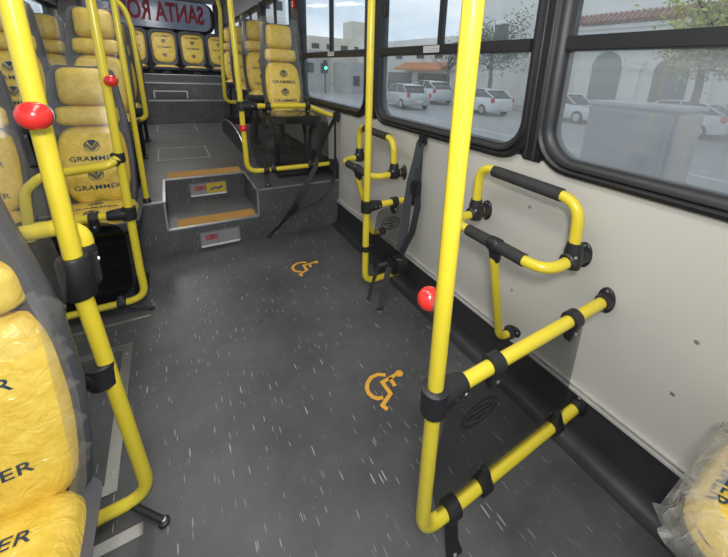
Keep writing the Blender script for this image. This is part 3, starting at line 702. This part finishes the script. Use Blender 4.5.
def make_seat(rake=11, base=.40, wide=1.0, ts=(.243, .100), es_=(.305, .165), hw=(.252, .205)):
    ra = R(rake); MB_ = frame_mat((0, 0, base), (1, 0, 0), (0, math.sin(ra), math.cos(ra)), (0, -math.cos(ra), math.sin(ra)))
    MC_ = frame_mat((0, -.19, base + .005), (1, 0, 0), (0, 1, -.07), (0, .07, 1)); db = base - .40
    t = thing('passenger_seat', 'x', 'seat')
    # shell
    b = B(); rings = []
    for s, w_ in ((-.05, .20), (-.03, .26), (.02, .29), (.10, .31), (.22, .32), (.36, .318), (.47, .300), (.56, .278), (.64, .262), (.675, .242), (.695, .19)):
        h = w_ / 2 * (1.0 if wide == 1 else wide * (.93 - max(0, s - .30) * .62)); ring = [(-h, s, .012), (-h + .008, s, .030), (-h + .018, s, .030), (-h + .04, s, .004), (h - .04, s, .004), (h - .018, s, .030), (h - .008, s, .030), (h, s, .012), (h - .008, s, -.03), (h - .05, s, -.055), (-h + .05, s, -.055), (-h + .008, s, -.03)]
        if s > .68 or s < -.04: ring = [(x_, s_, n_ * .5) for x_, s_, n_ in ring]
        rings.append(ring)
    b.loft(rings, MB_); obj('back_shell', b, SHELL, t, angle=60)
    lows = Pad(.205 - (.006 if wide > 1 else 0), .285 * wide, .405 + (.012 if wide > 1 else 0), .045, .012, 4 if wide == 1 else 6, .26 if wide == 1 else .16, 6, .06 if wide == 1 else .1); mid = Pad(.455, hw[0], .098, .048, .006, 5, .0, 5, .0); hd = Pad(.595, hw[1], .185, .062, .012, 5, 0, 4)
    for nm, p in (('back_cushion', lows), ('shoulder_cushion', mid), ('head_cushion', hd)):
        b = B(); p.mesh(b, MB_); o = obj(nm, b, COVER, t, angle=80)
        if nm == 'back_cushion':
            for yy in es_:
                b = B(); v, f = emblem(.030); lows.stick(b, v, f, MB_, 0, yy); obj('round_emblem', b, INK, o, False)
            for yy in ts:
                b = B(); v, f = text_geo('GRAMMER', .0335, .0004, 1.12, space=1.06); lows.stick(b, [(q.x, q.y) for q in v], f, MB_, 0, yy)
                obj('printed_lettering', b, INK, o, False)
    cu = Pad(0, .315, .37, .05, .012, 5, 0, 5)
    b = B(); cu.mesh(b, MC_); o = obj('seat_cushion', b, COVER, t, angle=80)
    for yy in (.02, -.11, .13):
        b = B(); v, f = emblem(.028); cu.stick(b, v, f, MC_, 0, yy); obj('round_emblem', b, INK, o, False)
    for yy in (-.045, -.155, .075):
        b = B(); v, f = text_geo('GRAMMER', .0335, .0004, 1.12, space=1.06); cu.stick(b, [(q.x, q.y) for q in v], f, MC_, 0, yy)
        obj('printed_lettering', b, INK, o, False)
    rings = []
    for n_, sc_ in ((-.045, .80), (-.035, .92), (-.01, 1.0), (.012, 1.03), (.012, .97)):
        rings.append([(x * sc_, y * sc_, n_) for x, y in rr_loop(-.165, .165, -.195, .19, .05, 5)])
    obj('seat_pan', B().loft(rings, MC_), SHELL, t, angle=60)
    for sx in (-.12, .12):
        b = B().tube(fillet([(sx, -.32, .365 + db), (sx, -.24, .30 + db), (sx, -.18, .02)], .05), .014, 10).tube(fillet([(sx, -.03, .365 + db), (sx, -.10, .30 + db), (sx, -.15, .02)], .05), .014, 10).box(sx - .03, sx + .03, -.26, -.08, 0, .012, bev=.003).box(sx - .014, sx + .014, -.34, .0, .335 + db, .362 + db, bev=.004)
        obj('leg', b, BLK, t)
    # clear protective film pulled over the upper half
    b = B(); rings = []
    for s, g in ((.36, .008), (.44, .012), (.52, .010), (.60, .014), (.68, .012), (.715, .006), (.73, -.05)):
        w_ = .305 - max(0, s - .5) * .15 + g * 2; h = w_ / 2 ; N_ = 28; ring = []
        for i in range(N_):
            a = 2 * math.pi * i / N_; ca, sa = math.cos(a), math.sin(a)
            k = 1 / ((abs(ca) ** 4 + abs(sa) ** 4) ** .25); wob = 1 + .02 * math.sin(a * 7 + s * 40) + .012 * math.sin(a * 13 - s * 70)
            ring.append((ca * k * h * wob, s, .012 + sa * k * (.078 if s < .72 else .05) * wob))
        rings.append(ring)
    pf = obj('protective_film', B().loft(rings, MB_, caps=False), FILM, t, angle=25)
    return t
seat0 = make_seat(); first = [True]
BENCHG = 'rear bench seats'
def seat(x, y, z, label, rot=0, group=None, k=1.0):
    if first[0]:
        first[0] = False; seat0.location = (x, y, z); seat0['label'] = label; seat0.rotation_euler = (0, 0, rot); o = seat0
        if group: o['group'] = group
    else: o = dup(seat0, (x, y, z), label, rot, group)
    if k != 1: o.scale = (k, k, k)
    return o
GS = 'yellow covered high back passenger seats'
ns = make_seat(5, .322, 1.14, (.295, .125), (.21, .035), (.255, .185))
ns.location = (-.357, .735, 0); ns['label'] = 'yellow covered passenger seat in the left foreground, cut by the picture edge'; ns['group'] = GS; ns.scale = (.97, .97, .97)
seat(-.34, 2.20, 0, 'yellow covered seat behind the black panel at left, aisle side of its pair', 0, GS)
seat(-.74, 2.20, 0, 'yellow covered seat behind the black panel at left, window side of its pair', 0, GS)
for row, y in enumerate((2.93, 3.70, 4.47)):
    rn = ('first raised left row', 'second raised left row', 'third raised left row')[row]
    seat(-.34, y, Z1, 'yellow covered aisle seat in the ' + rn, 0, GS)
    seat(-.74, y, Z1, 'yellow covered window seat in the ' + rn, 0, GS)
for row, y in enumerate((2.86, 3.60, 4.34, 5.08)):
    rn = ('nearest of the single seats along the right windows', 'second of the single seats along the right windows', 'third of the single seats along the right windows', 'farthest of the single seats along the right windows')[row]
    seat(.785, y, Z1 + (.018 if row == 0 else .11 if row < 3 else .15), 'yellow covered seat, ' + rn, 0, GS)
seat(.785, -.30, 0, 'yellow covered seat corner wrapped in clear film at the bottom right', math.pi, GS)

cs_ = [o for o in C.objects if o.get('label', '').startswith('yellow covered seat corner')][0]
for ch in cs_.children:
    if ch.name.startswith('seat_pan'): ch.scale = (.86, .86, 1); ch.location = (0, -.025, .0)
rnd = random.Random(3); rings = []
for k, (g, n_) in enumerate(((-.03, .066), (-.008, .062), (.002, .045), (.008, .018), (.014, -.004), (.020, -.018))):
    ring = []
    for i, (x, y) in enumerate(rr_loop(-.165 - g, .165 + g, -.185 - g, .185 + .3 * g, .04 + max(0, g), 14)):
        q = .002 * math.sin(i * 2.1 + k) + .0014 * k * math.sin(i * .9 + k * 2) + rnd.gauss(0, .0008); ring.append((x + q * (1 if x > 0 else -1), y - q, n_ + q))
    rings.append(ring)
bfilm = B().loft(rings, MC_, caps=False)
fo = obj('loose_film', bfilm, FILMW, None, angle=20); fo.parent = cs_
# loose film edge on the near seat
rings = []
for q in range(30):
    s_ = -.01 + q * .0158; w0 = .006 + .005 * math.sin(q * 1.3) + .004 * math.sin(q * 2.9) + (.008 if q in (26, 27) else 0)
    x = .150 - .02 * max(0, s_ - .40) / .1 - (.02 * (1 - s_ / .1) if s_ < .1 else 0); rings.append([(x - .012, s_, .05), (x, s_, .047), (x + w0, s_ + .002, .036), (x + w0 + .004, s_ - .002, .026)])
b = B().loft(rings, frame_mat((0, 0, .322), (1, 0, 0), (0, math.sin(R(5)), math.cos(R(5))), (0, -math.cos(R(5)), math.sin(R(5)))), closed=False, caps=False)
fo = obj('loose_film', b, FILMN, None, angle=20); fo.parent = ns

# wheel arch box and plinth under the right hand seats
def arch(name, label, x0, x1, yc, ry, zt, z0):
    pts = [(yc - ry, z0)] + [(yc - ry * math.cos(math.pi * i / 16), z0 + (zt - z0) * math.sin(math.pi * i / 16) ** .38) for i in range(1, 16)] + [(yc + ry, z0)]
    Mx = Matrix(((0, 0, 1, x0), (1, 0, 0, 0), (0, 1, 0, 0), (0, 0, 0, 1)))
    o = obj(name, B().prism(pts, x1 - x0, Mx), FLOOR, None, True, ((x0 + x1) / 2, yc, z0)); o.data.materials[0] = FLOOR
    b = B().tube([(x0, y, z) for y, z in pts], .006, 8); obj('edge_bead', b, ALU, o)
    return tag(o, label, 'wheel arch')
wa = arch('wheel_arch', 'dark rounded wheel arch box beside the raised aisle under the right seats', .55, W - .012, 4.0, .74, .455, Z1)
pts = [(3.24, Z1)] + [(4.0 - .76 * math.cos(math.pi * i / 20), Z1 + .20 * math.sin(math.pi * i / 20) ** .8) for i in range(1, 20)] + [(4.76, Z1)]
b = B().prism(pts, .022, Matrix(((0, 0, 1, .522), (1, 0, 0, 0), (0, 1, 0, 0), (0, 0, 0, 1)))); sc_ = obj('side_cover', b, KICK, wa)
obj('edge_bead', B().tube([(.522, y, z) for y, z in pts], .006, 8), ALU, sc_)
b = B().box(.62, .98, 2.50, 2.90, Z1, Z1 + .018, bev=.004)
tag(obj('seat_plinth', b, BLK, None, True, (.8, 2.7, Z1)), 'low black plinth under the nearest right seat on the platform', 'plinth')
b = B().box(.60, .985, 4.79, 5.10, Z1, Z1 + .15, bev=.01)
tag(obj('seat_plinth', b, BLK, None, True, (.8, 5.0, Z1)), 'black plinth under the farthest right single seat', 'plinth')

# rear bench seats, low backs
def bench_seat():
    t = thing('rear_seat', 'x', 'seat')
    Mb = frame_mat((0, 0, .10), (1, 0, 0), Vector((0, math.sin(R(9)), math.cos(R(9)))), Vector((0, -math.cos(R(9)), math.sin(R(9)))))
    rings = []
    for n_, g in ((-.04, -.02), (-.02, 0), (.012, 0), (.022, -.008), (.022, -.03), (.006, -.045)):
        ring = []
        for x, z in rr_loop(-.19, .19, 0, .56, .09, 6):
            k = 1 + g * 5.0; tap = 1 - .18 * max(0, 1 - z / .25) ** 1.5
            ring.append((x * k * tap, .27 + (z - .27) * (1 + g * 3.6), n_))
        rings.append(ring)
    obj('back_shell', B().loft(rings, Mb), SHELL, t, angle=60)
    p = Pad(.29, .335, .46, .02, .006, 4.5, .22, 6)
    b = B(); p.mesh(b, Mb, 12, .0); o = obj('back_cushion', b, COVER, t, angle=80); b = B(); b2 = B()
    for yy in (.38, .17):
        b = B(); v, f = emblem(.030); p.stick(b, v, f, Mb, 0, yy, .003); obj('round_emblem', b, INK, o, False)
    for yy in (.455, .29):
        b = B(); v, f = text_geo('GRAMMER', .038, .0005, 1.1); p.stick(b, [(q.x, q.y) for q in v], f, Mb, 0, yy, .003); obj('printed_lettering', b, INK, o, False)
    Mc = frame_mat((0, -.20, .085), (1, 0, 0), (0, 1, -.06), (0, .06, 1)); p2 = Pad(0, .32, .36, .035, .008, 5, 0, 5)
    b = B(); p2.mesh(b, Mc, 12, -.01); obj('seat_cushion', b, COVER, t, angle=80)
    obj('seat_pan', B().loft([[(x * s, y * s, n) for x, y in rr_loop(-.18, .18, -.205, .2, .04, 4)] for n, s in ((-.04, .9), (-.02, 1), (.008, 1.0), (.008, .9))], Mc), SHELL, t, angle=60)
    obj('leg', B().box(-.05, .05, -.36, -.05, 0, .05, bev=.006).box(-.07, .07, -.37, -.30, 0, .012), BLK, t)
    return t
bs = bench_seat(); cs = (-.74, -.35, .04, .43, .815)
labs = ('rear bench seat with low yellow back, leftmost and mostly hidden', 'rear bench seat with low yellow back, half hidden by the left hoop', 'rear bench seat with low yellow back in line with the aisle middle', 'rear bench seat with low yellow back, second from the right wall', 'rear bench seat with low yellow back, next to the right wall')
for i, x in enumerate(cs):
    if i == 0: bs.location = (x, 6.78, .95); bs['label'] = labs[0]; bs['group'] = BENCHG
    else: dup(bs, (x, 6.78, .95), labs[i], 0, BENCHG)

# ================================================================== OUTSIDE
G = -.9
ASPH = mat('wet_asphalt', (.38, .385, .39), .35, var=.12, scale=1.5)
PAVE = mat('pavement', (.38, .37, .35), .7, var=.1, scale=2)
PLAS = mat('white_stucco', (.80, .78, .73), .8, var=.05, scale=.8)
PLAS2 = mat('cream_stucco', (.66, .62, .52), .8, var=.06, scale=.8)
GREYB = mat('grey_render', (.46, .46, .45), .8, var=.08, scale=.5)
GREEN = mat('green_shutter', (.07, .10, .085), .6, var=.15)
DARKW = mat('dark_glazing', (.05, .06, .07), .2, var=.2)
TILE = mat('clay_tile', (.36, .22, .18), .8, var=.25, scale=8)
AWN = mat('orange_awning', (.62, .22, .07), .7)
BARK = mat('bark', (.10, .08, .065), .9, var=.3, scale=12)
LEAFY = mat('yellow_green_leaf', (.36, .36, .09), .7, var=.35, scale=3)
LEAFD = mat('dark_leaf', (.11, .12, .07), .7, var=.35, scale=3)
CARS = mat('silver_paint', (.50, .52, .54), .3, metal=.4, coat=.6)
CARW = mat('white_paint', (.68, .70, .71), .3, coat=.6)
TYRE = mat('tyre', (.02, .02, .02), .8)
TAIL = mat('tail_lamp', (.6, .05, .05), .3, coat=.5)
tag(obj('road', B().box(1.6, 19, -30, 70, G - .1, G), ASPH, None, False, (10, 20, G)), kind='structure')
tag(obj('pavement', B().box(19, 70, -30, 110, G - .1, G + .12), PAVE, None, False, (30, 20, G)), kind='structure')
tag(obj('road_line', B().box(7.0, 7.15, -20, 60, G, G + .004).box(10.4, 10.5, -20, 60, G, G + .004), STICK, None, False, (7, 20, G)), kind='structure')

def building(label, x, y0, y1, h, m, wins_, cat='building', depth=6):
    r = thing('building', label, cat, (x + depth / 2, (y0 + y1) / 2, G))
    obj('wall', B().box(x, x + depth, y0, y1, G, h), m, r, False)
    for (a, c, za, zb, mm) in wins_:
        f = obj('window', B().box(x - .06, x + .02, a, c, za, zb), STICK if mm is DARKW else mm, r, False)
        if mm is DARKW: obj('pane', B().box(x - .08, x - .055, a + .08, c - .08, za + .08, zb - .08), mm, f, False)
    return r
# arched house
X = 21
r = thing('building', 'white house with tall arched green doors seen through the near window', 'building', (X + 3, 6, G))
obj('wall', B().box(X, X + 6, -12, 14.2, G, 6.2), PLAS, r, False)
for yc, wd, zt in ((10.95, .8, 2.8), (7.8, .75, 2.45), (4.6, .75, 2.4), (1.4, .75, 2.4), (-1.8, .75, 2.4)):
    pts = [(yc - wd, G), (yc + wd, G)] + [(yc + wd * math.cos(math.pi * i / 12), zt - wd + wd * math.sin(math.pi * i / 12)) for i in range(13)]
    Mx = Matrix(((0, 0, 1, X - .05), (1, 0, 0, 0), (0, 1, 0, 0), (0, 0, 0, 1)))
    d = obj('arched_door', B().prism(pts, .08, Mx), GREEN, r, False)
    b = B()
    for q in range(7): b.box(X - .07, X - .05, yc - wd + .05 + q * wd * 2 / 7, yc - wd + .09 + q * wd * 2 / 7, G, zt - wd)
    obj('slats', b, GREEN, d, False)
    pts = [(yc + (wd + .18) * math.cos(math.pi * i / 16), zt - wd + (wd + .18) * math.sin(math.pi * i / 16)) for i in range(17)] + [(yc + (wd + .02) * math.cos(math.pi * i / 16), zt - wd + (wd + .02) * math.sin(math.pi * i / 16)) for i in range(16, -1, -1)]
    obj('arch_moulding', B().prism(pts, .1, Matrix(((0, 0, 1, X - .1), (1, 0, 0, 0), (0, 1, 0, 0), (0, 0, 0, 1)))), PLAS, r, False)
for yc in (9.35, 6.3, 3.0, -.2):
    b = B().box(X - .22, X, yc - .2, yc + .2, G, 1.9).box(X - .3, X, yc - .32, yc + .32, 1.9, 2.05).box(X - .26, X, yc - .26, yc + .26, 2.05, 2.2).box(X - .33, X, yc - .36, yc + .36, 2.2, 2.32)
    obj('pilaster', b, PLAS, r, False)
obj('cornice', B().box(X - .35, X, -12, 14.2, 3.75, 3.95).box(X - .5, X, -12, 14.2, 3.95, 4.15), PLAS, r, False)
b = B()
for q in range(90):
    yy = 12.9 - q * .27
    b.tube([(X - .75, yy, 4.25), (X - .05, yy, 4.75)], .11, 8)
obj('tiled_eave', b, TILE, r)
building('plain pale building behind the bare tree, right of the middle window', 22.5, 14.2, 24.5, 8.5, PLAS, [(15.6, 16.9, 1.2, 3.2, DARKW), (19.5, 21, 3.8, 5.2, DARKW), (17, 23.8, 3.2, 3.4, PLAS2)])
r2 = building('low grey shop row with orange awning down the street', 22.5, 24.6, 45, 4.6, PLAS, [(26, 31, G + .1, 1.3, DARKW), (32, 37, G + .1, 1.3, DARKW), (27, 28.4, 2.6, 3.8, DARKW), (30, 31.4, 2.6, 3.8, DARKW), (34, 35.4, 2.6, 3.8, DARKW)])
obj('awning', B().loft([[(22.5, y, 2.3), (21.0, y, 1.65), (21.0, y, 1.5), (22.5, y, 1.6)] for y in (25.8, 33.5)]), AWN, r2, False)
building('cream building with green trim across the far street corner', 17.5, 47, 60, 2.9, PLAS2, [(49, 52, 0, 2, DARKW), (54, 57, 0, 2, DARKW)])
def block(label, x0, x1, y0, y1, h, m, rows, cols, top=None):
    r = thing('building', label, 'building', ((x0 + x1) / 2, y0, G))
    obj('wall', B().box(x0, x1, y0, y1, G, h), m, r, False)
    b = B()
    for i in range(rows):
        for j in range(cols):
            xx = x0 + (x1 - x0) * (j + .25) / cols; zz = h - 1.2 - i * 2.6
            if zz > 0: b.box(xx, xx + (x1 - x0) * .5 / cols, y0 - .06, y0, zz - .9, zz)
    o = obj('window_rows', b, DARKW, r, False)
    if top: obj('roof_tank', B().box(*top), m, r, False)
    return r
block('beige block with a square roof tank beyond the shops', 22, 36, 64, 74, 6.8, PLAS2, 2, 5, (31, 34.5, 65, 69, 6.8, 10.2))
block('long low grey building at the end of the street', 5.5, 14, 34, 40, 2.9, GREYB, 1, 6)
block('tall pale tower block far behind the rear side windows', 8.0, 12.0, 42, 48, 30, PLAS, 11, 3)
block('dark blue-grey building at the far street corner', 14.2, 18, 30, 34, 1.9, GREYB, 1, 3)
r = thing('traffic_light', 'far traffic light glowing green beyond the third window', 'traffic light', (11.8, 30, G))
obj('post', B().tube([(11.8, 30, G), (11.8, 30, 1.8)], .06, 8), BLK, r)
obj('signal_head', B().box(11.65, 11.95, 29.85, 30.1, 1.0, 1.9), BLK, r, False)
obj('green_lamp', B().ball((11.8, 29.8, 1.27), .13), mat('green_lamp', (.1, .8, .5), .3, emit=(.1, 1, .6), es=3), r)

def car(label, cx, cy, yaw, m, hatch=True, s=1.0):
    r = thing('car', label, 'car', (cx, cy, G))
    M = Matrix.Translation((cx, cy, G)) @ Matrix.Rotation(R(yaw), 4, 'Z') @ Matrix.Scale(s, 4)
    # stations front(+x) to back(-x): x, half width, sill, belt
    st = [(2.08, .55, .35, .55), (2.0, .70, .25, .68), (1.7, .80, .22, .80), (.9, .84, .22, .92), (0, .85, .22, .95), (-1.2, .85, .22, .98), (-1.8, .80, .24, 1.0 if hatch else .98), (-2.0, .74, .28, .96 if hatch else .95), (-2.08, .62, .34, .85)]
    rings = [[(x, -w_ + .06, z0), (x, -w_, z0 + .12), (x, -w_, z1 - .14), (x, -w_ + .09, z1), (x, w_ - .09, z1), (x, w_, z1 - .14), (x, w_, z0 + .12), (x, w_ - .06, z0)] for x, w_, z0, z1 in st]
    body = obj('body', B().loft(rings, M), m, r, angle=50)
    back = -1.95 if hatch else -1.55
    g = [(1.05, .70, .90, .94), (.45, .66, .90, 1.36), (.1, .64, .92, 1.43), (-.9, .63, .95, 1.44), (-1.25, .62, .95, 1.38), (back, .60, .95, 1.0)]
    obj('windows', B().loft([[(x, -w_ - .09, z0), (x, -w_ + .02, z1), (x, w_ - .02, z1), (x, w_ + .09, z0)] for x, w_, z0, z1 in g], M), DARKW, r, angle=50)
    b = B().loft([[(x, -w_, z), (x, -w_ + .05, z + .03), (x, w_ - .05, z + .03), (x, w_, z)] for x, w_, z in ((.5, .63, 1.36), (.1, .63, 1.43), (-.9, .62, 1.44), (-1.35, .61, 1.36))], M)
    for sd in (-1, 1):
        for a, c in (((1.05, .94), (.45, 1.36)), ((-1.3, 1.37), (back, 1.0)), ((-.35, .95), (-.4, 1.42))):
            b.tube([(a[0], sd * .74, a[1]), (c[0], sd * .655, c[1])], .035, 6, M)
    obj('roof', b, m, r, angle=50)
    for x in (1.3, -1.25):
        for sd in (-1, 1):
            c = M @ Vector((x, sd * .80, .31)); ax = (M.to_3x3() @ Vector((0, sd, 0))).normalized()
            wl = obj('wheel', B().lathe([(-.08, .26), (-.06, .31), (.04, .31), (.06, .27), (.061, .20)], c, ax, 20), TYRE, r)
            obj('hubcap', B().lathe([(.05, .20), (.066, .19), (.075, .05), (.075, 0)], c, ax, 14), ALU, wl)
    for sd in (-1, 1):
        b = B().box(-2.05, -1.85, sd * .70 - .09, sd * .70 + .09, .72, .98, M, .03); obj('tail_light', b, TAIL, r)
    obj('number_plate', B().box(-2.10, -2.085, -.22, .22, .45, .57, M), STICK, r, False)
car('silver saloon car parked across the street, leftmost in the middle window', 12.5, 18.5, 82, CARS, False, .98)
car('silver hatchback with red tail lamp parked across the street', 15.5, 15.0, 83, CARW, True, .98)
car('white van-like car behind the near yellow pole', 16.8, 21.5, 80, CARW, True, 1.1)
car('pale car cut by the pillar between the two nearest windows', 18, 11.2, 268, CARW, True, 1.0)
car('white car parked before the arched doors, right in the near window', 18.8, 6.5, 88, CARW, True, 1.0)

r = thing('reflection_stand_in', 'added grey box standing in for a blurred reflection-like shape in the near window', 'stand-in', (7.6, 3.1, G))  # grey box added outside in place of a reflection-like shape in the glass
obj('body', B().box(7.0, 8.2, 2.35, 3.85, G, .72, bev=.05), mat('grey_stand_in_side', (.29, .30, .31), .6, var=.1, scale=2), r)
obj('top_slab', B().box(6.96, 8.24, 2.3, 3.9, .72, .79, bev=.03), mat('grey_stand_in_top', (.38, .39, .40), .5), r)
def tree(label, x, y, h, crown, leafm, n, spread, ls=1.0):
    r = thing('tree', label, 'tree', (x, y, G))
    b = B().tube([(x, y, G), (x + .05, y, h * .3), (x - .03, y + .05, h * .6), (x, y, h)], .12, 10, radii=[.17, .13, .10, .06])
    rnd = random.Random(int(x * 10 + y))
    ends = []
    for k in range(12):
        a = rnd.random() * 6.28; z0 = h * (.45 + .5 * rnd.random()); L = crown * (.5 + .6 * rnd.random())
        p1 = (x + math.cos(a) * L * .5, y + math.sin(a) * L * .5, z0 + L * .35); p2 = (x + math.cos(a) * L, y + math.sin(a) * L, z0 + L * (.4 + .4 * rnd.random()))
        b.tube([(x, y, z0), p1, p2], .04, 6, radii=[.05, .03, .012]); ends += [p1, p2, ((p1[0] + p2[0]) / 2, (p1[1] + p2[1]) / 2, (p1[2] + p2[2]) / 2)]
    obj('trunk', b, BARK, r)
    b = B()
    for k in range(n):
        e_ = rnd.choice(ends); c = Vector((e_[0] + rnd.gauss(0, spread), e_[1] + rnd.gauss(0, spread), e_[2] + rnd.gauss(0, spread * .8)))
        u = Vector((rnd.gauss(0, 1), rnd.gauss(0, 1), rnd.gauss(0, 1))).normalized() * .07 * ls; v_ = u.orthogonal().normalized() * .045 * ls
        b.add([c - u, c - v_, c + u, c + v_], [(0, 1, 2, 3)])
    obj('leaves', b, leafm, r, False)
tree('thin dark leaved street tree in the middle window behind the hatchback', 18.3, 17.0, 3.3, 2.6, LEAFD, 4500, .55, 1.2)
tree('yellow-green street tree at the upper right of the near window', 15.6, 4.9, 3.5, 1.9, LEAFY, 5000, .5, 1.4)
tree('small dark street tree before the shops, left in the middle window', 20.2, 23.5, 2.8, 2.0, LEAFD, 1200, .5)
